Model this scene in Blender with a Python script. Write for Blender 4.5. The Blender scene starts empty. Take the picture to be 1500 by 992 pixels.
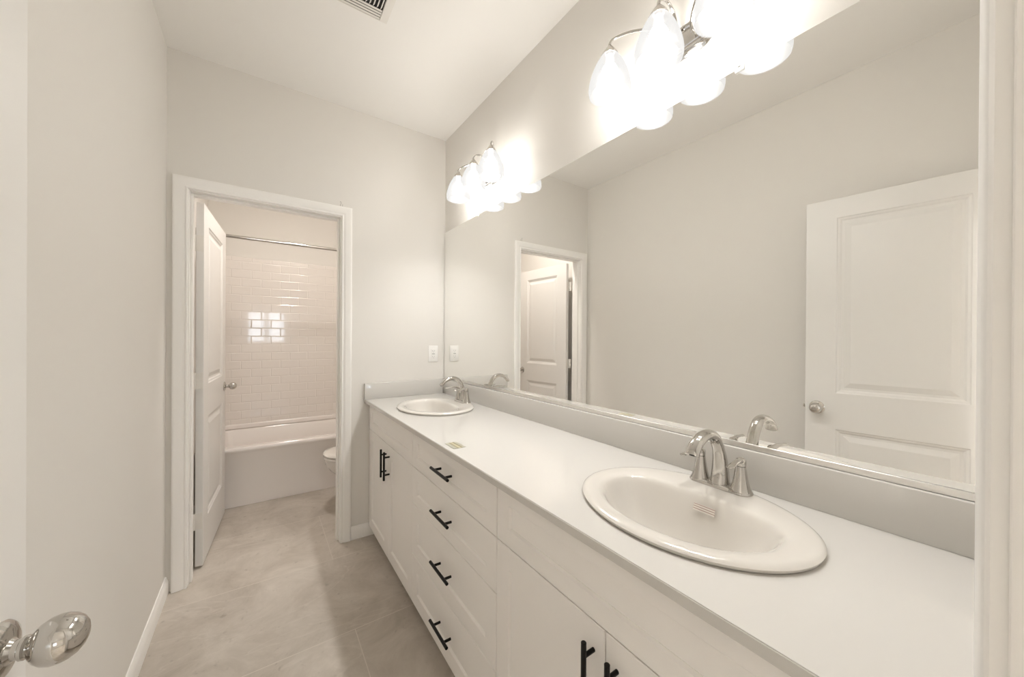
import bpy, bmesh, math
from mathutils import Vector, Matrix
C = bpy.context.scene.collection
SC = bpy.context.scene
PI = math.pi

# ------------------------------------------------------------------ camera, world, exposure
CAMZ = 1.298
yaw, pit, rol = math.radians(34.6957), math.radians(-0.1472), math.radians(0.3695)
Fv = Vector((math.sin(yaw)*math.cos(pit), math.cos(yaw)*math.cos(pit), math.sin(pit)))
Rv = Vector((math.cos(yaw), -math.sin(yaw), 0)); Uv = Rv.cross(Fv)
R2 = Rv*math.cos(rol) + Uv*math.sin(rol); U2 = -Rv*math.sin(rol) + Uv*math.cos(rol)
cam_d = bpy.data.cameras.new('camera'); cam = bpy.data.objects.new('camera', cam_d); C.objects.link(cam)
m = Matrix((R2, U2, -Fv)).transposed().to_4x4(); m.translation = (0, 0, CAMZ); cam.matrix_world = m
cam_d.sensor_width = 36; cam_d.sensor_fit = 'HORIZONTAL'; cam_d.lens = 36*530.34/1500
cam_d.clip_start = 0.01; cam_d.clip_end = 100
SC.camera = cam
SC.view_settings.view_transform = 'Standard'; SC.view_settings.look = 'None'
SC.view_settings.gamma = 1; SC.view_settings.use_curve_mapping = False
SC.view_settings.exposure = 1.05
W = bpy.data.worlds.new('world'); SC.world = W; W.use_nodes = True
bg = W.node_tree.nodes['Background']; bg.inputs[0].default_value = (.80, .90, 1, 1); bg.inputs[1].default_value = 5.0
SC.cycles.max_bounces = 14; SC.cycles.diffuse_bounces = 8; SC.cycles.glossy_bounces = 8
SC.cycles.transparent_max_bounces = 16; SC.cycles.sample_clamp_indirect = 6.0
SC.cycles.use_denoising = True
BULB = 182.0            # emission strength of the vanity bulbs
BULB_COL = (1.0, .985, .96)
SHADE_GLOW = 0.44
TUB_FILL = 95.0  # strength of the fill light added to brighten the tub room
HALL_FILL = 165.0             # strength of the added hall fill light, out of view

# ------------------------------------------------------------------ materials
def mat(name, col, rough=.5, metal=0., spec=.5, coat=0., coat_r=.03):
    M = bpy.data.materials.new(name); M.use_nodes = True
    b = M.node_tree.nodes['Principled BSDF']
    b.inputs['Base Color'].default_value = (*col, 1); b.inputs['Roughness'].default_value = rough
    b.inputs['Metallic'].default_value = metal; b.inputs['Specular IOR Level'].default_value = spec
    b.inputs['Coat Weight'].default_value = coat; b.inputs['Coat Roughness'].default_value = coat_r
    return M
def nodes(M): return M.node_tree.nodes, M.node_tree.links, M.node_tree.nodes['Principled BSDF']
def bump_noise(M, scale, strength, dist=.001, detail=3):
    n, l, b = nodes(M)
    tc = n.new('ShaderNodeTexCoord'); t = n.new('ShaderNodeTexNoise'); bp = n.new('ShaderNodeBump')
    t.inputs['Scale'].default_value = scale; t.inputs['Detail'].default_value = detail
    bp.inputs['Strength'].default_value = strength; bp.inputs['Distance'].default_value = dist
    l.new(tc.outputs['Object'], t.inputs['Vector']); l.new(t.outputs['Fac'], bp.inputs['Height']); l.new(bp.outputs[0], b.inputs['Normal'])
def vary(M, c1, c2, scale, detail=4):
    n, l, b = nodes(M)
    tc = n.new('ShaderNodeTexCoord'); t = n.new('ShaderNodeTexNoise'); mx = n.new('ShaderNodeMix'); mx.data_type = 'RGBA'
    t.inputs['Scale'].default_value = scale; t.inputs['Detail'].default_value = detail
    mx.inputs[6].default_value = (*c1, 1); mx.inputs[7].default_value = (*c2, 1)
    l.new(tc.outputs['Object'], t.inputs['Vector']); l.new(t.outputs['Fac'], mx.inputs[0]); l.new(mx.outputs[2], b.inputs['Base Color'])

m_wall = mat('wall_paint', (.76, .737, .70), .55, spec=.35); vary(m_wall, (.755, .732, .695), (.765, .742, .705), 2); bump_noise(m_wall, 220, .25, .0008)
m_ceil = mat('ceiling_paint', (.87, .855, .83), .6, spec=.3); bump_noise(m_ceil, 200, .2, .0008)
m_trim = mat('white_trim_paint', (.89, .875, .85), .35, spec=.45)
m_door = mat('white_door_paint', (.765, .75, .725), .35, spec=.45)
m_cab = mat('white_cabinet_paint', (.90, .875, .85), .4, spec=.4); vary(m_cab, (.895, .87, .845), (.905, .88, .855), 30)
m_counter = mat('white_cultured_marble', (.61, .592, .562), .12, coat=.5, coat_r=.06)
vary(m_counter, (.605, .587, .557), (.615, .597, .567), 6)
m_china = mat('biscuit_vitreous_china', (.66, .63, .585), .10, coat=.7, coat_r=.02)
m_chrome = mat('polished_nickel', (.58, .562, .535), .05, 1.0)
m_nickel = mat('satin_chrome_plate', (.66, .63, .59), .12, 1.0)
m_channel = mat('satin_metal_channel', (.80, .78, .75), .28, 1.0)
m_black = mat('matte_black_metal', (.012, .011, .011), .38, .6)
m_mirror = mat('mirror_silver', (.965, .965, .95), .0, 1.0)
m_glassedge = mat('mirror_glass_edge', (.35, .37, .34), .15)
m_clip = mat('clear_plastic_clip', (.85, .85, .83), .1); nodes(m_clip)[2].inputs['Transmission Weight'].default_value = .6
m_plastic = mat('white_plastic', (.86, .85, .83), .3)
m_dark = mat('dark_recess', (.03, .028, .026), .7)
m_grey = mat('grey_plastic', (.30, .30, .30), .5)
m_acryl = mat('white_acrylic_tub', (.87, .83, .80), .14, coat=.5, coat_r=.05)
m_toilet = mat('white_toilet_china', (.78, .75, .71), .12, coat=.5)
m_hinge = mat('painted_hinge', (.74, .715, .67), .4)
m_vent = mat('vent_white_enamel', (.78, .755, .715), .4)
m_wire = mat('galvanised_wire', (.45, .43, .40), .35, 1.0)

def floor_material():
    M = mat('stone_look_floor_tile', (.42, .38, .33), .42, spec=.4); n, l, b = nodes(M)
    tc = n.new('ShaderNodeTexCoord'); mp = n.new('ShaderNodeMapping'); l.new(tc.outputs['Object'], mp.inputs['Vector'])
    mp.inputs['Location'].default_value = (.385, -1.71+.61, 0)
    br = n.new('ShaderNodeTexBrick'); l.new(mp.outputs[0], br.inputs['Vector'])
    br.offset = .4; br.offset_frequency = 2; br.inputs['Scale'].default_value = 1
    br.inputs['Brick Width'].default_value = 1.22; br.inputs['Row Height'].default_value = .61
    br.inputs['Mortar Size'].default_value = .0022; br.inputs['Mortar Smooth'].default_value = .3
    br.inputs['Color1'].default_value = (.95, .95, .95, 1); br.inputs['Color2'].default_value = (1.04, 1.04, 1.04, 1); br.inputs['Mortar'].default_value = (1, 1, 1, 1)
    n1 = n.new('ShaderNodeTexNoise'); n1.inputs['Scale'].default_value = 3.6; n1.inputs['Detail'].default_value = 10; n1.inputs['Roughness'].default_value = .70; n1.inputs['Distortion'].default_value = .6
    l.new(tc.outputs['Object'], n1.inputs['Vector'])
    r1 = n.new('ShaderNodeValToRGB'); l.new(n1.outputs['Fac'], r1.inputs[0])
    e = r1.color_ramp.elements; e[0].position = .30; e[0].color = (.40, .353, .30, 1); e[1].position = .70; e[1].color = (.61, .56, .50, 1)
    # thin pale veins
    rot = n.new('ShaderNodeMapping'); rot.inputs['Rotation'].default_value = (0, 0, .6); rot.inputs['Scale'].default_value = (1, 2.4, 1); l.new(tc.outputs['Object'], rot.inputs['Vector'])
    n2 = n.new('ShaderNodeTexNoise'); n2.inputs['Scale'].default_value = 1.1; n2.inputs['Detail'].default_value = 4; n2.inputs['Distortion'].default_value = .8; l.new(rot.outputs[0], n2.inputs['Vector'])
    sub = n.new('ShaderNodeMath'); sub.operation = 'SUBTRACT'; sub.inputs[1].default_value = .5; l.new(n2.outputs['Fac'], sub.inputs[0])
    ab = n.new('ShaderNodeMath'); ab.operation = 'ABSOLUTE'; l.new(sub.outputs[0], ab.inputs[0])
    r2 = n.new('ShaderNodeValToRGB'); l.new(ab.outputs[0], r2.inputs[0]); e = r2.color_ramp.elements
    e[0].position = 0; e[0].color = (.26, .26, .26, 1); e[1].position = .008; e[1].color = (0, 0, 0, 1)
    mv = n.new('ShaderNodeMix'); mv.data_type = 'RGBA'; l.new(r2.outputs[0], mv.inputs[0]); l.new(r1.outputs[0], mv.inputs[6]); mv.inputs[7].default_value = (.68, .63, .57, 1)
    # dark fine specks
    n3 = n.new('ShaderNodeTexNoise'); n3.inputs['Scale'].default_value = 26; n3.inputs['Detail'].default_value = 4; l.new(tc.outputs['Object'], n3.inputs['Vector'])
    r3 = n.new('ShaderNodeValToRGB'); l.new(n3.outputs['Fac'], r3.inputs[0]); e = r3.color_ramp.elements
    e[0].position = .27; e[0].color = (.80, .79, .78, 1); e[1].position = .36; e[1].color = (1, 1, 1, 1)
    m1 = n.new('ShaderNodeMix'); m1.data_type = 'RGBA'; m1.blend_type = 'MULTIPLY'; m1.inputs[0].default_value = 1; l.new(mv.outputs[2], m1.inputs[6]); l.new(r3.outputs[0], m1.inputs[7])
    m2 = n.new('ShaderNodeMix'); m2.data_type = 'RGBA'; m2.blend_type = 'MULTIPLY'; m2.inputs[0].default_value = 1; l.new(m1.outputs[2], m2.inputs[6]); l.new(br.outputs['Color'], m2.inputs[7])
    m3 = n.new('ShaderNodeMix'); m3.data_type = 'RGBA'; l.new(br.outputs['Fac'], m3.inputs[0]); l.new(m2.outputs[2], m3.inputs[6]); m3.inputs[7].default_value = (.60, .55, .49, 1)
    l.new(m3.outputs[2], b.inputs['Base Color'])
    bp = n.new('ShaderNodeBump'); bp.inputs['Strength'].default_value = .3; bp.inputs['Distance'].default_value = .001; bp.invert = True
    l.new(br.outputs['Fac'], bp.inputs['Height']); l.new(bp.outputs[0], b.inputs['Normal'])
    return M
m_floor = floor_material()

def surround_material(name, axis):
    # moulded white acrylic with an embossed 3x6 running-bond pattern
    M = mat(name, (.81, .765, .725), .07, coat=.5, coat_r=.025); n, l, b = nodes(M)
    tc = n.new('ShaderNodeTexCoord'); sp = n.new('ShaderNodeSeparateXYZ'); cb = n.new('ShaderNodeCombineXYZ'); l.new(tc.outputs['Object'], sp.inputs[0])
    l.new(sp.outputs[axis], cb.inputs[0]); l.new(sp.outputs[2], cb.inputs[1])
    br = n.new('ShaderNodeTexBrick'); l.new(cb.outputs[0], br.inputs['Vector']); br.offset = .5
    br.inputs['Scale'].default_value = 1; br.inputs['Brick Width'].default_value = .1524; br.inputs['Row Height'].default_value = .0762
    br.inputs['Mortar Size'].default_value = .006; br.inputs['Mortar Smooth'].default_value = 1.0
    bp = n.new('ShaderNodeBump'); bp.inputs['Strength'].default_value = .5; bp.inputs['Distance'].default_value = .003; bp.invert = True
    l.new(br.outputs['Fac'], bp.inputs['Height']); l.new(bp.outputs[0], b.inputs['Normal']); l.new(bp.outputs[0], b.inputs['Coat Normal'])
    return M
m_sur_x = surround_material('embossed_surround', 0); m_sur_y = surround_material('embossed_surround_side', 1)

def emit(name, col, s):
    M = bpy.data.materials.new(name); M.use_nodes = True; n = M.node_tree.nodes; n.remove(n['Principled BSDF'])
    e = n.new('ShaderNodeEmission'); e.inputs[0].default_value = (*col, 1); e.inputs[1].default_value = s
    M.node_tree.links.new(e.outputs[0], n['Material Output'].inputs[0]); return M
m_bulb = emit('glowing_bulb', BULB_COL, BULB)
m_hall_fill = emit('hall_fill_glow', (1, .98, .95), HALL_FILL)
m_tub_fill = emit('tub_room_fill_glow', (1, .93, .87), TUB_FILL)
def shade_material():
    M = bpy.data.materials.new('frosted_glass_lit'); M.use_nodes = True; n = M.node_tree.nodes; l = M.node_tree.links; n.remove(n['Principled BSDF'])
    tr = n.new('ShaderNodeBsdfTransparent'); tr.inputs[0].default_value = (.97, .96, .94, 1)
    em = n.new('ShaderNodeEmission'); em.inputs[0].default_value = (1, .985, .965, 1); em.inputs[1].default_value = SHADE_GLOW
    mx = n.new('ShaderNodeMixShader'); mx.inputs[0].default_value = .835
    l.new(tr.outputs[0], mx.inputs[1]); l.new(em.outputs[0], mx.inputs[2])
    gl = n.new('ShaderNodeBsdfGlossy'); gl.inputs['Roughness'].default_value = .25
    m2 = n.new('ShaderNodeMixShader'); m2.inputs[0].default_value = .03; l.new(mx.outputs[0], m2.inputs[1]); l.new(gl.outputs[0], m2.inputs[2])
    l.new(m2.outputs[0], n['Material Output'].inputs[0]); return M
m_shade = shade_material()

# ------------------------------------------------------------------ mesh helpers
class MB:
    def __init__(s): s.bm = bmesh.new()
    def _add(s, b2, mtx=None):
        if mtx is not None: bmesh.ops.transform(b2, matrix=mtx, verts=b2.verts)
        me = bpy.data.meshes.new('t'); b2.to_mesh(me); b2.free(); s.bm.from_mesh(me); bpy.data.meshes.remove(me); return s
    def box(s, a, b, bev=0, seg=2, mtx=None):
        b2 = bmesh.new(); bmesh.ops.create_cube(b2, size=1)
        ce = [(p+q)/2 for p, q in zip(a, b)]; sz = [abs(q-p) for p, q in zip(a, b)]
        bmesh.ops.transform(b2, matrix=Matrix.Translation(ce) @ Matrix.Diagonal((*sz, 1)), verts=b2.verts)
        if bev: bmesh.ops.bevel(b2, geom=b2.edges[:], offset=bev, segments=seg, profile=.5, affect='EDGES')
        return s._add(b2, mtx)
    def rings(s, rs, cap0=True, cap1=True, closed=True, mtx=None):
        b2 = bmesh.new(); vs = [[b2.verts.new(p) for p in r] for r in rs]; n = len(rs[0])
        for i in range(len(rs)-1):
            for j in range(n if closed else n-1):
                k = (j+1) % n
                try: b2.faces.new((vs[i][j], vs[i][k], vs[i+1][k], vs[i+1][j]))
                except ValueError: pass
        if cap0: b2.faces.new(vs[0][::-1])
        if cap1: b2.faces.new(vs[-1])
        bmesh.ops.recalc_face_normals(b2, faces=b2.faces)
        return s._add(b2, mtx)
    def lathe(s, prof, n=32, axis='z', mtx=None, cap0=True, cap1=True):
        rs = []
        for r, h in prof:
            r = max(r, 1e-5)
            rs.append([(r*math.cos(2*PI*k/n), r*math.sin(2*PI*k/n), h) for k in range(n)])
        M = Matrix()
        if axis == 'x': M = Matrix.Rotation(PI/2, 4, 'Y')
        if axis == 'y': M = Matrix.Rotation(-PI/2, 4, 'X')
        return s.rings(rs, cap0, cap1, True, (mtx @ M) if mtx is not None else M)
    def tube(s, pts, rad, n=12, flat=None, up=(0, 0, 1)):
        # swept tube; rad a number or one per point; flat = (wide, thin) multipliers
        P = [Vector(p) for p in pts]; rs = []; last = None
        for i, p in enumerate(P):
            t = (P[min(i+1, len(P)-1)] - P[max(i-1, 0)]).normalized()
            if last is None:
                u = Vector(up); u = (u - t*u.dot(t))
                if u.length < 1e-3: u = Vector((1, 0, 0)); u = u - t*u.dot(t)
                u.normalize()
            else: u = (last - t*last.dot(t)).normalized()
            last = u; v = t.cross(u); r = rad[i] if isinstance(rad, (list, tuple)) else rad
            fw, ft = (flat[i] if isinstance(flat, list) else flat) if flat else (1, 1)
            rs.append([tuple(p + v*(r*fw*math.cos(2*PI*k/n)) + u*(r*ft*math.sin(2*PI*k/n))) for k in range(n)])
        return s.rings(rs)
    def build(s, name, mt, parent=None, loc=None, ang=35, kind=None, wn=False):
        me = bpy.data.meshes.new(name); bmesh.ops.remove_doubles(s.bm, verts=s.bm.verts, dist=1e-6)
        s.bm.to_mesh(me); s.bm.free()
        for mm in (mt if isinstance(mt, (list, tuple)) else [mt]): me.materials.append(mm)
        me.polygons.foreach_set('use_smooth', [True]*len(me.polygons)); me.set_sharp_from_angle(angle=math.radians(ang))
        o = bpy.data.objects.new(name, me); C.objects.link(o)
        if parent: o.parent = parent
        if loc: o.location = loc
        if kind: o['kind'] = kind
        if wn: w_ = o.modifiers.new('weighted', 'WEIGHTED_NORMAL'); w_.keep_sharp = True; w_.weight = 100
        return o
def spline(pts, n=8):
    P = [Vector(p) for p in pts]; P = [P[0]*2-P[1]] + P + [P[-1]*2-P[-2]]; out = []
    for i in range(1, len(P)-2):
        for k in range(n):
            t = k/n; a, b, c, d = P[i-1], P[i], P[i+1], P[i+2]
            out.append(.5*((2*b) + (c-a)*t + (2*a-5*b+4*c-d)*t*t + (3*b-a-3*c+d)*t*t*t))
    out.append(P[-2]); return out
def thing(name, label, cat, loc=(0, 0, 0), rz=0, group=None):
    o = bpy.data.objects.new(name, None); C.objects.link(o); o.location = loc; o.rotation_euler = (0, 0, rz); o.empty_display_size = .05
    o['label'] = label; o['category'] = cat
    if group: o['group'] = group
    return o
def copy_tree(o, parent=None):
    c = o.copy(); C.objects.link(c)
    if parent: c.parent = parent
    for ch in list(o.children): copy_tree(ch, c)
    return c
def panel_slab(mb, w, h, t, panels, ringsd, both=False, mtx=None, bev=.0015):
    # slab x 0..w, z 0..h, face at y=0 (towards -y), back at y=t; stacked panels share x0,x1
    b2 = bmesh.new()
    def q(*p):
        b2.faces.new([b2.verts.new(c) for c in p])
    def face(y, sgn):
        e = bev
        xs0, xs1 = panels[0][0], panels[0][2]; z = e
        def rect(x0, z0, x1, z1):
            if x1-x0 > 1e-6 and z1-z0 > 1e-6: q((x0, y, z0), (x1, y, z0), (x1, y, z1), (x0, y, z1))
        zs = sorted(panels, key=lambda p: p[1])
        cuts = [e] + [v for p in zs for v in (p[1], p[3])] + [h-e]
        for i in range(len(cuts)-1):
            z0, z1 = cuts[i], cuts[i+1]
            rect(e, z0, xs0, z1); rect(xs1, z0, w-e, z1)
            if i % 2 == 0: rect(xs0, z0, xs1, z1)
        for (x0, z0, x1, z1) in zs:
            R = []
            for ins, dep in [(0, 0)] + ringsd:
                yy = y + sgn*dep
                R.append([(x0+ins, yy, z0+ins), (x1-ins, yy, z0+ins), (x1-ins, yy, z1-ins), (x0+ins, yy, z1-ins)])
            for a, b in zip(R, R[1:]):
                for j in range(4):
                    k = (j+1) % 4; q(a[j], a[k], b[k], b[j])
            q(*R[-1])
    e = bev
    face(0, 1)
    if both: face(t, -1)
    else: q((e, t, e), (w-e, t, e), (w-e, t, h-e), (e, t, h-e))
    f0 = [(e, 0, e), (w-e, 0, e), (w-e, 0, h-e), (e, 0, h-e)]; f1 = [(0, e, 0), (w, e, 0), (w, e, h), (0, e, h)]
    f2 = [(0, t-e, 0), (w, t-e, 0), (w, t-e, h), (0, t-e, h)]; f3 = [(e, t, e), (w-e, t, e), (w-e, t, h-e), (e, t, h-e)]
    for a, b in ((f0, f1), (f1, f2), (f2, f3)):
        for j in range(4):
            k = (j+1) % 4; q(a[j], a[k], b[k], b[j])
    bmesh.ops.remove_doubles(b2, verts=b2.verts, dist=1e-6)
    bmesh.ops.recalc_face_normals(b2, faces=b2.faces)
    return mb._add(b2, mtx)

# ------------------------------------------------------------------ the room
XL, XR, YB, ZC = -.393, 1.112, 2.48, 2.743
YE = .0085                      # room face of the entry wall
YB2 = YB + .115                 # far face of the partition
YT = 4.19                       # rear wall of the tub room
JL, JR, JH = -.306, .407, 2.045   # inner doorway, jamb faces
EL, ER, EH = -.320, .390, 2.045   # entry doorway, jamb faces
def struct(name, mb, mt, ang=35): return mb.build(name, mt, ang=ang, kind='structure')
HX0, HX1, HY = -1.7, 2.6, -4.2    # hall / bedroom behind the camera
struct('floor', MB().box((HX0-.1, HY-.1, -.1), (HX1+.1, YT+.1, 0)), m_floor)
struct('ceiling', MB().box((HX0-.1, HY-.1, ZC), (HX1+.1, YT+.1, ZC+.1)), m_ceil)
struct('wall_left', MB().box((XL-.09, YE-.1155, 0), (XL, YT+.1, ZC)), m_wall)
struct('wall_right', MB().box((XR, YE-.1155, 0), (XR+.09, YT+.1, ZC)), m_wall)
struct('wall_back', MB().box((XL, YB, 0), (JL-.019, YB2, ZC)).box((JR+.019, YB, 0), (XR, YB2, ZC)).box((JL-.019, YB, JH+.019), (JR+.019, YB2, ZC)), m_wall)
struct('wall_rear', MB().box((XL, YT, 0), (XR, YT+.1, ZC)), m_wall)
struct('wall_entry', MB().box((HX0, YE-.1155, 0), (EL-.019, YE, ZC)).box((ER+.019, YE-.1155, 0), (HX1, YE, ZC)).box((EL-.019, YE-.1155, EH+.019), (ER+.019, YE, ZC)), m_wall)
# hall room behind the camera, with a small window straight behind
struct('wall_hall_left', MB().box((HX0-.1, HY, 0), (HX0, YE, ZC)), m_wall)
struct('wall_hall_right', MB().box((HX1, HY, 0), (HX1+.1, YE, ZC)), m_wall)
wx0, wx1, wz0, wz1 = -.34, .58, 1.10, 2.02
struct('wall_hall_rear', MB().box((HX0-.1, HY-.1, 0), (wx0, HY, ZC)).box((wx1, HY-.1, 0), (HX1+.1, HY, ZC)).box((wx0, HY-.1, 0), (wx1, HY, wz0)).box((wx0, HY-.1, wz1), (wx1, HY, ZC)), m_wall)
wf = MB(); f = .045
wf.box((wx0, HY-.07, wz0), (wx0+f, HY-.02, wz1), .004).box((wx1-f, HY-.07, wz0), (wx1, HY-.02, wz1), .004)
wf.box((wx0, HY-.07, wz0), (wx1, HY-.02, wz0+f), .004).box((wx0, HY-.07, wz1-f), (wx1, HY-.02, wz1), .004)
wc = (wx0+wx1)/2; wf.box((wc-.05, HY-.065, wz0), (wc+.05, HY-.025, wz1), .004)
win = struct('window_1', wf, m_trim)
m_pane = bpy.data.materials.new('window_glass'); m_pane.use_nodes = True
_n, _l = m_pane.node_tree.nodes, m_pane.node_tree.links; _n.remove(_n['Principled BSDF'])
_t = _n.new('ShaderNodeBsdfTransparent'); _g = _n.new('ShaderNodeBsdfGlossy'); _g.inputs['Roughness'].default_value = .02; _x = _n.new('ShaderNodeMixShader'); _x.inputs[0].default_value = .06
_l.new(_t.outputs[0], _x.inputs[1]); _l.new(_g.outputs[0], _x.inputs[2]); _l.new(_x.outputs[0], _n['Material Output'].inputs[0])
MB().box((wx0+f, HY-.048, wz0+f), (wc-.05, HY-.042, wz1-f)).build('glass_pane', m_pane, win)
MB().box((wc+.05, HY-.048, wz0+f), (wx1-f, HY-.042, wz1-f)).build('glass_pane', m_pane, win)

# door casings and jambs (stepped colonial profile: distance outward from the inner edge, thickness)
PROF = [(0, 0), (0, .0075), (.003, .010), (.008, .010), (.011, .0075), (.016, .0085), (.021, .012), (.026, .0135), (.036, .0145), (.048, .0165), (.055, .0165), (.059, .014), (.060, 0)]
def casing(mb, xl, xr, zt, y, sg):
    rs = []
    for d, t in PROF:
        yy = y + sg*t
        rs.append([(xl-d, yy, 0), (xl-d, yy, zt+d), (xr+d, yy, zt+d), (xr+d, yy, 0)])
    mb.rings(rs, False, False, closed=False)
def jamb(mb, xl, xr, zt, y0, y1, s0, s1):
    mb.box((xl-.019, y0, 0), (xl, y1, zt+.019), .001, 1).box((xr, y0, 0), (xr+.019, y1, zt+.019), .001, 1).box((xl, y0, zt), (xr, y1, zt+.019), .001, 1)
    mb.box((xl, s0, 0), (xl+.011, s1, zt), .002, 1).box((xr-.011, s0, 0), (xr, s1, zt), .002, 1).box((xl+.011, s0, zt-.011), (xr-.011, s1, zt), .002, 1)
t1 = MB(); casing(t1, JL-.005, JR+.005, JH+.006, YB, -1); casing(t1, JL-.005, JR+.005, JH+.006, YB2, 1)
jamb(t1, JL, JR, JH, YB, YB2, 2.515, 2.555); struct('trim_1', t1, m_trim)
t2 = MB(); casing(t2, EL-.005, ER+.005, EH+.006, YE, 1); casing(t2, EL-.005, ER+.005, EH+.006, YE-.1155, -1)
jamb(t2, EL, ER, EH, YE-.1155, YE, -.070, -.030); struct('trim_2', t2, m_trim)
BP = [(0, 0), (.013, 0), (.013, .058), (.010, .066), (.008, .070), (.0075, .076), (.004, .083), (0, .083)]
def base(name, p0, p1, nrm):
    mb = MB(); n = Vector((*nrm, 0))
    rs = [[tuple(Vector((*p, 0)) + n*d + Vector((0, 0, z))) for d, z in BP] for p in (p0, p1)]
    mb.rings(rs); return struct(name, mb, m_trim, 25)
base('baseboard_left', (XL, .06), (XL, YB), (1, 0))
base('baseboard_back', (JR+.066, YB), (.66, YB), (0, -1))
base('baseboard_rear_left', (XL, YB2+.02), (XL, 3.41), (1, 0))
base('baseboard_rear_right', (XR, YB2), (XR, 3.41), (-1, 0))

# ------------------------------------------------------------------ doors
m_knob = m_chrome
def knob_geo(mb, side, egg=True):
    # along local -y from the face at y=0 (side=-1) or +y from y=.035 (side=1)
    pr = [(.0, 0), (.033, 0), (.0335, .003), (.031, .0065), (.024, .010), (.0135, .0125), (.0105, .016), (.0105, .021), (.0125, .0225), (.0125, .0255), (.0105, .027), (.011, .029),
          (.0155, .0315), (.0205, .0365), (.0245, .0435), (.0262, .051), (.0258, .058), (.0235, .065), (.0195, .071), (.0135, .0757), (.007, .078), (0, .0787)]
    pr = [(a, h*.94) for a, h in pr]
    M = Matrix.Rotation(PI/2, 4, 'X') if side < 0 else Matrix.Translation((0, .035, 0)) @ Matrix.Rotation(-PI/2, 4, 'X')
    mb.lathe(pr, 40, mtx=M, cap0=False, cap1=False)
def make_door(name, w, label, loc, ang):
    d = thing(name, label, 'door', (loc[0], loc[1], 0), ang); d['kind'] = 'structure'
    h = 2.022; z0 = .014
    st = .125
    mb = MB(); panel_slab(mb, w, h, .035, [(st, .235, w-st, .815), (st, 1.005, w-st, 1.92)],
        [(.004, .004), (.012, .006), (.019, .011), (.030, .0115), (.056, .0035)], True, Matrix.Translation((0, 0, z0)))
    s = mb.build('door_slab', m_door, d, ang=8)
    kz = .936
    for side in (-1, 1):
        k = MB(); knob_geo(k, side); o = k.build('door_knob', m_knob, d); o.location = (w-.051, 0, kz)
    l = MB(); l.box((w-.0005, .006, kz-.028), (w+.0012, .029, kz+.028), .0008, 1); l.box((w, .012, kz-.008), (w+.010, .024, kz+.008), .002, 1)
    l.build('latch', m_nickel, d)
    for z in (1.81, 1.045, .265):
        hb = MB()
        hb.box((-.0016, .002, z-.0445), (-.0002, .031, z+.0445), .0004, 1)          # leaf on the door edge
        for k in range(5): hb.lathe([(.0065, z-.0445+k*.0178+.0004), (.0065, z-.0445+(k+1)*.0178-.0004)], 14, mtx=Matrix.Translation((-.0055, .040, 0)))
        hb.box((-.0016, .030, z-.0445), (-.0002, .041, z+.0445))
        hb.box((-.030, .0385, z-.0445), (-.0055, .0405, z+.0445))                   # leaf reaching back to the jamb
        for zz, xx in ((z-.030, .012), (z, .022), (z+.030, .012)): hb.lathe([(0, -.0006), (.0035, -.0004), (.0035, .0002)], 10, mtx=Matrix.Translation((-.0018, xx, zz)) @ Matrix.Rotation(PI/2, 4, 'Y'))
        hb.build('hinge', m_hinge, d)
    return d
make_door('door_1', .711, 'white two-panel door standing open into the tub room beyond the inner doorway', (-.264, 2.640), math.atan2(.715, .050))
make_door('door_2', .690, 'white two-panel entry door swung open along the left wall, cut by the left edge', (-.318, .030), math.atan2(.685, .078))

# ------------------------------------------------------------------ vanity cabinets
FX = .584; CT = .890; TH = .021; FT = CT - TH - .003     # face plane, counter top, thickness, top of fronts
FB = .060
RIN = [(.005, .0055), (.0052, .007)]
def front(name, y0, y1, z0, z1, parent, fr=.062):
    # door or drawer front on the vanity face; slab local x runs along -Y so the face looks to -X
    mb = MB(); w, h = (y1-y0)-.003, (z1-z0)-.003
    M = Matrix.Translation((FX, y1-.0015, z0+.0015)) @ Matrix.Rotation(-PI/2, 4, 'Z')
    panel_slab(mb, w, h, .019, [(fr, fr if h > .2 else fr*.8, w-fr, h-(fr if h > .2 else fr*.8))], RIN, False, M, .0018)
    return mb.build(name, m_cab, parent, ang=20)
def pull(parent, y, z, vert, L=.156):
    mb = MB(); r = .0058; X = FX-.030
    if vert: mb.lathe([(r-.001, -L/2), (r, -L/2+.001), (r, L/2-.001), (r-.001, L/2)], 18, mtx=Matrix.Translation((X, y, z)))
    else: mb.lathe([(r-.001, -L/2), (r, -L/2+.001), (r, L/2-.001), (r-.001, L/2)], 18, axis='y', mtx=Matrix.Translation((X, y, z)))
    for s in (-.048, .048):
        p = (X, y, z+s) if vert else (X, y+s, z)
        mb.lathe([(.0048, 0), (.0048, .030)], 14, axis='x', mtx=Matrix.Translation(p))
    return mb.build('bar_handle', m_black, parent)
def carcass(y0, y1, parent):
    mb = MB(); x0, x1 = FX+.0205, XR-.002; t = .016; zt = CT-TH-.0005
    mb.box((x0, y0, FB), (x1, y0+t, zt)).box((x0, y1-t, FB), (x1, y1, zt)).box((x0+.055, y0, 0), (x1, y0+t, FB)).box((x0+.055, y1-t, 0), (x1, y1, FB)).box((x0, y0, FB+.012), (x1, y1, FB+.028)).box((x1-.006, y0, .1), (x1, y1, zt))
    mb.box((x0, y0+t, zt-.03), (x0+.018, y1-t, zt)).box((x0, y0+t, .68), (x0+.018, y1-t, .71))
    mb.box((x0+.055, y0, 0), (x0+.07, y1, FB+.012))
    # scribe the side panels back at the toe space
    return mb.build('cabinet_box', m_cab, parent)
YC = [.083, .917, 1.655, YB-.003]
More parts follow.
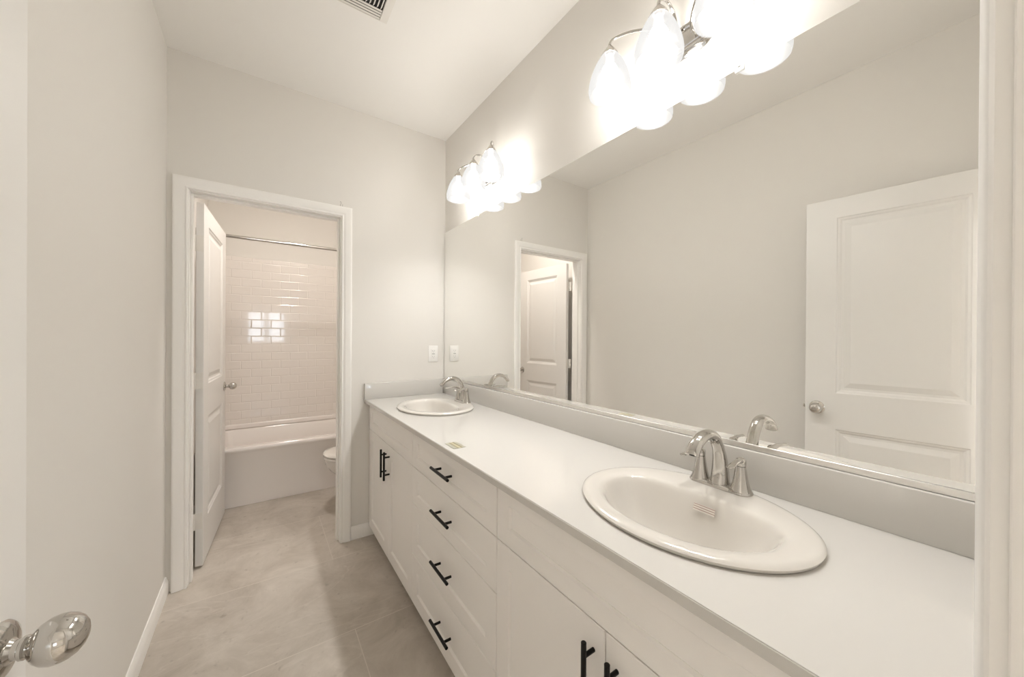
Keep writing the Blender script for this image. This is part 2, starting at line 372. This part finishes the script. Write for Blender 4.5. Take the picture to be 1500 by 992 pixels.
def sink_base(y0, y1, seam, label):
    c = thing('sink_base_cabinet', label, 'cabinet', (0, 0, 0), 0, 'vanity cabinets under the white countertop'); carcass(y0, y1, c)
    front('false_front', y0, y1, .695, FT, c)
    a = front('cabinet_door', seam, y1, FB, .695, c); b = front('cabinet_door', y0, seam, FB, .695, c)
    pull(a, seam+.031, .587, True); pull(b, seam-.031, .587, True); return c
sink_base(YC[2], YC[3], 2.055, 'white vanity sink cabinet farthest away, against the inner doorway wall')
dc = thing('drawer_cabinet', 'white vanity cabinet with a stack of four black-handled drawers', 'cabinet', (0, 0, 0), 0, 'vanity cabinets under the white countertop'); carcass(YC[1], YC[2], dc)
for z0, z1 in ((.695, FT), (.525, .695), (.288, .525), (FB, .288)):
    d = front('drawer', YC[1], YC[2], z0, z1, dc); pull(d, (YC[1]+YC[2])/2-.005, (z0+z1)/2, False, .160)
sk = sink_base(YC[0], YC[1], .500, 'white vanity sink cabinet nearest the camera, under the large foreground basin')
MB().box((FX, YE+.001, FB), (FX+.019, YC[0]-.001, FT), .001, 1).build('filler_strip', m_cab, sk)

# ------------------------------------------------------------------ countertop with two basin cut-outs
SX, SA, SB = .836, .262, .209         # basin centre X, half length (Y), half depth (X)
SY = [.478, 1.985]
def ctop():
    b = bmesh.new(); x0, x1, y0, y1 = .555, XR-.0005, YE+.0005, YB-.0005
    def loop(pts):
        v = [b.verts.new((*p, CT)) for p in pts]; return [b.edges.new((v[i], v[(i+1) % len(v)])) for i in range(len(v))]
    e = loop([(x0+.002, y0), (x1, y0), (x1, y1), (x0+.002, y1)])
    for sy in SY: e += loop([(SX-.01+(SB-.035)*math.cos(2*PI*k/64), sy+(SA-.03)*math.sin(2*PI*k/64)) for k in range(64)])
    bmesh.ops.triangle_fill(b, edges=e, use_beauty=True, use_dissolve=False)
    ex = bmesh.ops.extrude_face_region(b, geom=b.faces[:]); vs = [g for g in ex['geom'] if isinstance(g, bmesh.types.BMVert)]
    bmesh.ops.translate(b, vec=(0, 0, -TH), verts=vs); bmesh.ops.recalc_face_normals(b, faces=b.faces)
    mb = MB(); mb._add(b); mb.box((x0, y0, CT-TH), (x0+.002, y1, CT-.0012), .0006, 1); return mb
ct = thing('countertop', 'long white vanity countertop with backsplash, running along the mirror wall', 'countertop', (.83, 1.24, CT)); ct.location = (0, 0, 0)
ctop().build('counter_slab', m_counter, ct)
MB().box((XR-.020, YE+.001, CT), (XR-.0005, YB-.0005, .994), .002).build('backsplash', m_counter, ct)
MB().box((.550, YB-.020, CT-TH*.0), (XR-.0205, YB-.0005, .994), .002).build('side_splash', m_counter, ct)

# ------------------------------------------------------------------ basins and faucets
def make_sink(label, loc):
    s = thing('sink', label, 'sink', loc, 0, 'drop-in basins set in the countertop'); n = 96
    # rings: (half length along y, half depth front, half depth back, x shift, z, back exponent)
    R = [(SA-.004, SB-.004, SB-.004, 0, .0003), (SA+.000, SB+.000, SB+.000, 0, .004), (SA+.001, SB+.001, SB+.001, 0, .009), (SA-.002, SB-.002, SB-.002, 0, .0115), (SA-.007, SB-.007, SB-.007, 0, .0142),
         (SA-.014, SB-.014, SB-.014, 0, .0152), (SA-.022, SB-.021, SB-.024, 0, .0152), (SA-.034, SB-.028, SB-.045, -.003, .0148), (SA-.048, .163, .112, -.012, .014),
         (SA-.058, .155, .103, -.014, .0118), (SA-.064, .150, .098, -.0145, .0075), (SA-.070, .145, .093, -.015, -.001), (SA-.078, .138, .087, -.0155, -.015), (SA-.090, .129, .079, -.016, -.034),
         (SA-.105, .117, .071, -.017, -.057), (SA-.124, .103, .063, -.018, -.080), (SA-.149, .085, .053, -.02, -.102), (SA-.180, .064, .044, -.022, -.118), (.05, .042, .036, -.022, -.130), (.026, .025, .025, -.022, -.133), (.019, .019, .019, -.022, -.137)]
    rs = []
    for i, (a, bf, bb, dx, z) in enumerate(R):
        w = min(1, max(0, (i-6)/3)) * min(1, max(0, (18-i)/5)); ring = []
        for k in range(n):
            t = 2*PI*k/n; c, sn = math.cos(t), math.sin(t)
            p = 2/(2+.9*w*min(1, max(0, (c+.45)/1.1)))
            u_ = min(1, max(0, (c+.7)/1.4)); u_ = u_*u_*(3-2*u_)
            ring.append((dx + (bf+(bb-bf)*u_)*math.copysign(abs(c)**p, c), a*math.copysign(abs(sn)**p, sn), z))
        rs.append(ring)
    MB().rings(rs, False, True).build('basin', m_china, s, ang=60)
    d = MB(); d.lathe([(.021, -.1345), (.0235, -.1335), (.0225, -.131), (.017, -.1315), (.016, -.134), (.013, -.1305), (0, -.129)], 32, mtx=Matrix.Translation((-.022, 0, 0)), cap0=False, cap1=False)
    d.build('drain', m_chrome, s); return s
def label_mat():
    M = mat('printed_label', (.74, .70, .65), .4); n, l, b = nodes(M)
    tc = n.new('ShaderNodeTexCoord'); sp = n.new('ShaderNodeSeparateXYZ'); l.new(tc.outputs['Generated'], sp.inputs[0])
    mt = n.new('ShaderNodeMath'); mt.operation = 'MULTIPLY'; mt.inputs[1].default_value = 3.2; l.new(sp.outputs[2], mt.inputs[0])
    fr = n.new('ShaderNodeMath'); fr.operation = 'FRACT'; l.new(mt.outputs[0], fr.inputs[0])
    g = n.new('ShaderNodeMath'); g.operation = 'GREATER_THAN'; g.inputs[1].default_value = .62; l.new(fr.outputs[0], g.inputs[0])
    mx = n.new('ShaderNodeMix'); mx.data_type = 'RGBA'; mx.inputs[6].default_value = (.76, .72, .67, 1); mx.inputs[7].default_value = (.42, .30, .27, 1)
    l.new(g.outputs[0], mx.inputs[0]); l.new(mx.outputs[2], b.inputs['Base Color']); return M
s0 = make_sink('large oval white basin in the foreground of the countertop', (SX, SY[0], CT))
s1 = copy_tree(s0); s1.location = (SX, SY[1], CT); s1['label'] = 'small-looking oval white basin at the far end of the countertop'
lb = MB(); lb.box((-.0004, -.026, -.0085), (.0004, .026, .0085)); lo = lb.build('printed_label', label_mat(), s0); lo.location = (.0664, -.014, -.0145); lo.rotation_euler = (0, math.radians(22), 0)

def make_faucet(label, loc):
    f = thing('faucet', label, 'faucet', loc, 0, 'two-handle faucets on the basins'); n = 48
    def pill(hl, hw, z):     # half length along y, half width along x
        pts = []
        for k in range(n):
            t = 2*PI*k/n; c, s = math.cos(t), math.sin(t)
            pts.append((hw*c, s*hw + math.copysign(hl-hw, s) if abs(s) > 1e-9 else 0, z))
        return pts
    def pill2(hl, hw, z, pinch):
        return [(x*(1-pinch*max(0, 1-abs(y)/(hl-hw))**1.0), y, z) for x, y, z in pill(hl, hw, z)]
    MB().rings([pill2(.0785, .0265, 0, 0), pill2(.079, .027, .003, 0), pill2(.077, .0255, .0065, .05), pill2(.073, .022, .0095, .12), pill2(.068, .018, .0115, .15)], True, True).build('base_plate', m_chrome, f)
    for sy in (-1, 1):
        h = MB(); h.lathe([(.0255, .004), (.0245, .008), (.0212, .016), (.0182, .028), (.0155, .042), (.0135, .056), (.0122, .066), (.0118, .0685), (.0108, .0688)], 36, mtx=Matrix.Translation((0, sy*.0515, 0)), cap0=True)
        hb = h.build('handle_base', m_chrome, f)
        k = MB(); k.lathe([(.0112, .0692), (.0122, .070), (.0125, .078), (.0118, .084), (.009, .0885), (.004, .0905), (0, .091)], 30, mtx=Matrix.Translation((0, sy*.0515, 0)), cap1=False)
        P = spline([(.004, sy*.0515, .081), (-.012, sy*.053, .0835), (-.028, sy*.055, .0855), (-.048, sy*.057, .085), (-.068, sy*.0585, .0825), (-.086, sy*.0595, .083)], 5)
        m_ = len(P)-1; rr = [.0085 - .0012*math.sin(PI*i/m_) for i in range(m_+1)]; rr[-1] = .003; rr[-2] = .0055; rr[-3] = .007
        k.tube(P, rr, 14, [(1.05, 1-.6*min(1, i/m_*1.3)) for i in range(m_+1)]); k.build('lever', m_chrome, hb)
    P = spline([(.002, 0, .008), (.003, 0, .030), (.002, 0, .058), (-.003, 0, .085), (-.014, 0, .112), (-.034, 0, .136), (-.062, 0, .147), (-.090, 0, .145), (-.116, 0, .134), (-.134, 0, .117), (-.140, 0, .107)], 6)
    mm = len(P)-1; rad = []
    fl = []
    for i in range(mm+1):
        t = i/mm
        rad.append(.0245 - .0098*min(1, t/.35) if t < .35 else .0147 + .0010*(t-.35)/.65); fl.append((1.0+.15*t, 1-.22*t - (.16*max(0, t-.55)/.45)))
    sp = MB(); sp.tube(P, rad, 26, fl, up=(1, 0, 0))
    spo = sp.build('spout', m_chrome, f)
    a = MB(); a.lathe([(.0065, -.0012), (.0065, .004)], 20, mtx=Matrix.Translation((-.139, 0, .1065)) @ Matrix.Rotation(math.radians(20), 4, 'Y')); a.build('aerator', m_dark, spo)
    return f
FXC = 1.010
f0 = make_faucet('chrome two-handle faucet on the large foreground basin', (FXC, SY[0], CT+.0147))
f1 = copy_tree(f0); f1.location = (FXC, SY[1], CT+.0147); f1['label'] = 'chrome two-handle faucet on the basin at the far end of the counter'

# ------------------------------------------------------------------ mirror
mr = thing('wall_mirror', 'wide frameless wall mirror above the vanity backsplash', 'mirror', (XR, 1.24, 1.0))
MX = XR-.006; MZ0, MZ1 = 1.0105, 2.062; MY0, MY1 = YE+.006, YB-.008
mb = MB(); mb.box((MX, MY0, MZ0), (XR-.0003, MY1, MZ1)); o = mb.build('mirror_pane', [m_mirror, m_glassedge], mr); o.matrix_parent_inverse = mr.matrix_world.inverted(); o.location = (-XR, -1.24, -1.0)
for p in o.data.polygons: p.material_index = 0 if p.normal.x < -.9 else 1
ch = MB(); ch.box((MX-.0022, MY0, .9948), (XR-.0003, MY1, MZ0-.0006), .0006, 1); ch = ch.build('bottom_channel', m_channel, mr); ch.location = (-XR, -1.24, -1.0)
for cy in (.478, 1.973):
    c = MB(); c.box((MX-.004, cy-.012, MZ1-.010), (XR-.0002, cy+.012, MZ1+.014), .002); c.box((MX-.0065, cy-.004, MZ1+.002), (MX-.003, cy+.004, MZ1+.010), .001, 1)
    o = c.build('mirror_clip', m_clip, mr); o.location = (-XR, -1.24, -1.0)

# ------------------------------------------------------------------ vanity lights
def make_light(label, yc, sp):
    L = thing('vanity_light', label, 'light fixture', (XR, yc, 2.240), 0, 'three-shade vanity lights above the mirror')
    def stad(hl, r, d): # stadium ring in the wall plane, hl half length along y, r radius, d out from the wall
        pts = []
        for k in range(48):
            t = 2*PI*k/48; c, s = math.cos(t), math.sin(t); pts.append((-d, c*r + math.copysign(hl-r, c) if abs(c) > 1e-9 else 0, s*r))
        return pts
    H, r = .118, .057
    MB().rings([stad(H, r, .0004), stad(H, r, .006), stad(H-.003, r-.003, .012), stad(H-.010, r-.010, .015), stad(H-.014, r-.014, .0145), stad(H-.018, r-.018, .011), stad(H-.028, r-.028, .0115), stad(H-.032, r-.032, .020), stad(H-.036, r-.036, .023)]).build('backplate', m_chrome, L)
    fz = MB(); fz.lathe([(.006, .022), (.006, .028), (.009, .029), (.009, .034), (.004, .040), (0, .041)], 16, mtx=Matrix.Rotation(-PI/2, 4, 'Y') @ Matrix.Translation((.0, .0, 0))); fz.build('finial', m_chrome, L)
    sx = -.130
    for k in (-1, 0, 1):
        y = k*sp; a = MB()
        P = spline([(-.018, k*.040, .004), (-.030, k*.046, .040), (-.050, k*(.040+.25*(sp-.04)), .080), (-.082, k*(.040+.62*(sp-.04)), .098), (-.115, k*(.040+.92*(sp-.04)), .090), (sx, y, .072), (sx, y, .050)], 8)
        a.tube(P, .0048, 12); a.build('lamp_arm', m_chrome, L)
        c = MB(); c.lathe([(.006, .064), (.009, .060), (.016, .051), (.025, .038), (.0315, .0265), (.0305, .026), (.012, .034)], 32, mtx=Matrix.Translation((sx, y, 0)), cap0=False, cap1=False); c.build('socket_cap', m_nickel, L)
        s = MB(); prof = [(.024, .033), (.031, .024), (.040, .010), (.0495, -.008), (.0580, -.028), (.0648, -.049), (.0692, -.068), (.0712, -.083), (.0705, -.095), (.0680, -.104), (.0660, -.1055)]
        s.lathe(prof, 48, mtx=Matrix.Translation((sx, y, 0)), cap0=False, cap1=False); s.build('glass_shade', m_shade, L, ang=60)
        b = MB(); b.lathe([(.019, -.006), (.021, -.010), (.0268, -.021), (.0296, -.034), (.0283, -.048), (.023, -.0585), (.0145, -.065), (.006, -.0675), (0, -.068)], 28, mtx=Matrix.Translation((sx, y, 0)), cap1=False); bo = b.build('light_bulb', m_bulb, L, ang=80)
        q = MB(); q.lathe([(.013, .030), (.0135, .012), (.0155, .002), (.0188, -.0058)], 28, mtx=Matrix.Translation((sx, y, 0)), cap0=False, cap1=False); q.build('bulb_collar', m_plastic, bo)
    return L
make_light('three-shade chrome vanity light nearest the camera, cut by the top edge', .652, .186)
make_light('three-shade chrome vanity light at the far end above the mirror', 1.812, .190)

# ------------------------------------------------------------------ small things on walls, counter and ceiling
ol = thing('wall_outlet', 'white receptacle cover plate on the wall beside the mirror', 'outlet', (1.022, YB, 1.178))
MB().box((-.036, -.006, -.058), (.036, 0, .058), .003).build('cover_plate', m_plastic, ol)
rc = MB().box((-.0165, -.0085, -.0335), (.0165, -.0055, .0335), .001, 1).build('receptacle_face', m_plastic, ol)
MB().box((-.010, -.0097, -.0035), (.010, -.0083, .0005), .0004, 1).build('test_button', m_grey, rc)
MB().box((-.010, -.0097, .0018), (.010, -.0083, .0052), .0004, 1).build('reset_button', m_plastic, rc)
for sz in (-1, 1):
    g = MB(); z = sz*.0205
    g.box((-.0075, -.0088, z-.004), (-.0055, -.0083, z+.004)).box((.0055, -.0088, z-.0035), (.0075, -.0083, z+.0035)); g.box((-.002, -.0088, z-.0105), (.002, -.0083, z-.007)); g.build('slot', m_grey, rc)

sm = mat('yellow_green_sticker', (.55, .53, .38), .5)
_n, _l, _b = nodes(sm); tc = _n.new('ShaderNodeTexCoord'); se = _n.new('ShaderNodeSeparateXYZ'); _l.new(tc.outputs['Generated'], se.inputs[0]); cr = _n.new('ShaderNodeValToRGB'); _l.new(se.outputs[0], cr.inputs[0]); cr.color_ramp.interpolation = 'CONSTANT'
els = cr.color_ramp.elements; els[0].position = 0; els[0].color = (.36, .345, .27, 1); els[1].position = .30; els[1].color = (.25, .215, .125, 1)
for p, c in ((.42, (.47, .43, .28, 1)), (.62, (.23, .20, .11, 1)), (.74, (.40, .38, .30, 1))): e_ = els.new(p); e_.color = c
_l.new(cr.outputs[0], _b.inputs['Base Color'])
st = MB().box((-.024, -.040, 0), (.024, .040, .0006)).build('paper_sticker', sm); st.location = (.603, 1.243, CT+.0002)
st['label'] = 'small yellow-green paper sticker on the countertop near its front edge'; st['category'] = 'sticker'

hk = MB(); hk.tube(spline([(0, -.002, 0), (0, -.006, .010), (.004, -.008, .018), (.0, -.008, .027), (-.004, -.008, .022)], 5), .0012, 8); hk.tube([(.012, -.002, 0), (.012, -.004, .014)], .0011, 8)
hk = hk.build('wire_hook', m_wire); hk.location = (.404, YB, 2.1135); hk['label'] = 'tiny bent wire hook above the corner of the inner door casing'; hk['category'] = 'hook'

def make_vent():
    x1, y1, x0, y0 = .470, 1.712, .165, 1.405
    v = thing('ceiling_vent', 'white louvred vent in the ceiling at the top edge', 'vent', ((x0+x1)/2, (y0+y1)/2, ZC))
    cx, cy = (x0+x1)/2, (y0+y1)/2
    def rr(i, z): return [(x0+i-cx, y0+i-cy, z), (x1-i-cx, y0+i-cy, z), (x1-i-cx, y1-i-cy, z), (x0+i-cx, y1-i-cy, z)]
    def r2(ix, iy, z): return [(x0+ix-cx, y0+iy-cy, z), (x1-ix-cx, y0+iy-cy, z), (x1-ix-cx, y1-iy-cy, z), (x0+ix-cx, y1-iy-cy, z)]
    MB().rings([r2(0, 0, -.0005), r2(.001, .001, -.0035), r2(.016, .006, -.0065), r2(.034, .010, -.0075), r2(.0355, .0115, -.001)], False, False).build('vent_frame', m_vent, v, ang=15)
    for sg in (-1, 1):                                      # fixed blades parallel to the far and near edges
        for k in range(4):
            yy = sg*((y1-y0)/2 - .018 - k*.0145)
            s = MB(); s.box((x0+.036-cx, yy-.0052, -.0085), (x1-.036-cx, yy+.0052, -.0068), .0005, 1); s.build('edge_blade', m_vent, v)
    b = MB(); b.box((x0+.034-cx, y0+.011-cy, -.0014), (x1-.034-cx, y1-.011-cy, -.0006)); b.build('duct_opening', m_dark, v)
    n = 15
    for k in range(n):
        x = x0+.044 + (x1-x0-.088)*k/(n-1) - cx
        s = MB(); s.box((-.0005, y0+.072-cy, -.0055), (.0005, y1-.072-cy, .0055), mtx=Matrix.Translation((x, 0, -.0065)) @ Matrix.Rotation(math.radians(38), 4, 'Y')); s.build('louvre', m_vent, v)
    s = MB(); s.lathe([(.003, 0), (.003, -.0015), (0, -.002)], 10, mtx=Matrix.Translation((.334-.06-cx, y1-.010-cy, -.0045))); s.build('screw', m_grey, v)
make_vent()

# ------------------------------------------------------------------ tub room
TY = 3.42; TZ = .447
tb = thing('bathtub', 'white alcove bathtub seen through the inner doorway', 'bathtub', (.36, TY, 0))
def rrect(x0, y0, x1, y1, r, z, n=8):
    pts = []
    for cx, cy, a0 in ((x1-r, y1-r, 0), (x0+r, y1-r, PI/2), (x0+r, y0+r, PI), (x1-r, y0+r, 1.5*PI)):
        for k in range(n+1): a = a0 + PI/2*k/n; pts.append((cx+r*math.cos(a)-.36, cy+r*math.sin(a)-TY, z))
    return pts
a, b_, c_, d_ = XL+.001, TY, XR-.001, YT-.012
MB().rings([rrect(a, b_+.012, c_, d_, .004, .002), rrect(a, b_+.012, c_, d_, .004, .012), rrect(a, b_+.010, c_, d_, .004, TZ-.05), rrect(a, b_+.004, c_, d_, .004, TZ-.035), rrect(a, b_, c_, d_, .006, TZ-.022), rrect(a, b_+.002, c_, d_, .006, TZ-.008), rrect(a, b_+.010, c_, d_, .008, TZ),
   rrect(a+.06, b_+.075, c_-.06, d_-.05, .10, TZ), rrect(a+.07, b_+.085, c_-.07, d_-.06, .10, TZ-.010), rrect(a+.09, b_+.105, c_-.10, d_-.08, .11, TZ-.15), rrect(a+.13, b_+.13, c_-.18, d_-.11, .12, .12), rrect(a+.17, b_+.17, c_-.22, d_-.15, .12, .085)], True, True).build('tub_body', m_acryl, tb, ang=40)
su = thing('shower_surround', 'moulded white tub surround with raised brick-tile pattern', 'tub surround', (.36, YT, TZ)); su.location = (0, 0, 0)
SZ0, SZ1 = TZ+.001, 2.022
MB().box((XL+.012, YT-.045, SZ0), (XR-.012, YT-.001, SZ1), .008, 3).build('back_panel', m_sur_x, su, wn=True)
MB().box((XL+.013, YT-.075, SZ0), (XR-.013, YT-.044, SZ0+.045), .012, 4).build('ledge', m_acryl, su, wn=True)
MB().box((XL+.001, TY+.09, SZ0), (XL+.012, YT-.002, SZ1), .004, 2).build('side_panel', m_sur_y, su, wn=True)
MB().box((XR-.012, TY+.09, SZ0), (XR-.001, YT-.002, SZ1), .004, 2).build('side_panel', m_sur_y, su, wn=True)
rd = thing('shower_rod', 'chrome shower curtain rod across the tub opening', 'curtain rod', (.36, TY+.05, 2.052))
MB().lathe([(.0125, XL+.002-.36), (.0125, XR-.002-.36)], 24, axis='x').build('rod', m_chrome, rd)
for x, s in ((XL+.0005-.36, 1), (XR-.0005-.36, -1)):
    q = MB(); q.lathe([(.032, 0), (.032, .004), (.024, .010), (.016, .020), (.0135, .022)], 24, axis='x' , mtx=Matrix.Translation((x, 0, 0)) @ (Matrix() if s > 0 else Matrix.Rotation(PI, 4, 'Z'))); q.build('rod_flange', m_chrome, rd)

def make_toilet():
    t = thing('toilet', 'white toilet peeking past the right side of the inner doorway', 'toilet', (XR, 3.0, 0)); n = 40
    def egg(xb, xf, hw, z, ex=2.2):       # outline from back xb to front xf (negative x), half width hw
        cx = xb*.42 + xf*.58; pts = []
        for k in range(n):
            a = 2*PI*k/n; c, s = math.cos(a), math.sin(a); p = 2/ex
            pts.append((cx + (xb-cx if c > 0 else cx-xf)*math.copysign(abs(c)**p, c), hw*math.copysign(abs(s)**p, s), z))
        return pts
    MB().rings([egg(-.12, -.56, .105, 0), egg(-.12, -.56, .107, .015), egg(-.12, -.545, .10, .05), egg(-.10, -.53, .095, .12), egg(-.07, -.56, .105, .18), egg(-.05, -.63, .14, .24), egg(-.04, -.69, .172, .30), egg(-.03, -.718, .185, .345), egg(-.03, -.724, .188, .375), egg(-.03, -.722, .186, .385),
                egg(-.22, -.67, .135, .385), egg(-.24, -.65, .12, .36), egg(-.27, -.60, .09, .28), egg(-.33, -.52, .05, .22)]).build('bowl', m_toilet, t, ang=50)
    MB().rings([egg(-.20, -.722, .183, .388), egg(-.20, -.730, .190, .392), egg(-.20, -.731, .191, .400), egg(-.20, -.726, .186, .406), egg(-.24, -.665, .125, .406), egg(-.24, -.665, .125, .388)], False, False).build('seat', m_toilet, t, ang=50)
    MB().rings([egg(-.20, -.716, .177, .4135), egg(-.20, -.729, .189, .415), egg(-.20, -.731, .191, .420), egg(-.20, -.726, .186, .428), egg(-.205, -.69, .155, .433), egg(-.21, -.60, .09, .4355)]).build('lid', m_toilet, t, ang=50)
    MB().box((-.205, -.22, .385), (-.012, .22, .735), .025, 4).build('tank', m_toilet, t, wn=True)
    MB().box((-.215, -.23, .7352), (-.006, .23, .772), .012, 3).build('tank_lid', m_toilet, t, wn=True)
    lv = MB(); lv.lathe([(.012, 0), (.012, -.010), (.006, -.014)], 16, axis='x', mtx=Matrix.Translation((-.205, -.15, .68))); lv.tube([(-.216, -.15, .68), (-.222, -.115, .675), (-.222, -.075, .665)], .005, 10); lv.build('flush_lever', m_chrome, t)
    return t
make_toilet()

# ------------------------------------------------------------------ added hall fill light, unseen behind the camera, brightens the room
hl = thing('hall_fill_light', 'added round fill light, unseen, on the hall ceiling behind the doorway', 'fill light', (2.15, -.75, ZC))
MB().lathe([(.17, 0), (.17, -.02), (.165, -.025)], 40).build('fill_base', m_nickel, hl)
MB().lathe([(.155, -.026), (.150, -.045), (.125, -.068), (.085, -.084), (.04, -.092), (0, -.094)], 40, cap1=False).build('fill_diffuser', m_hall_fill, hl, ang=80)

# added fill light brightening the tub room, unseen above the door's line of sight
rl = thing('tub_fill_light', 'added round fill light, unseen, in the ceiling over the toilet and tub', 'fill light', (.30, 2.80, ZC))
MB().lathe([(.105, 0), (.103, -.004), (.088, -.007), (.086, -.003)], 40, cap0=False, cap1=False).build('fill_ring', m_plastic, rl)
MB().lathe([(.0865, -.0035), (.05, -.0045), (0, -.005)], 40, cap0=False, cap1=False).build('lens', m_tub_fill, rl)
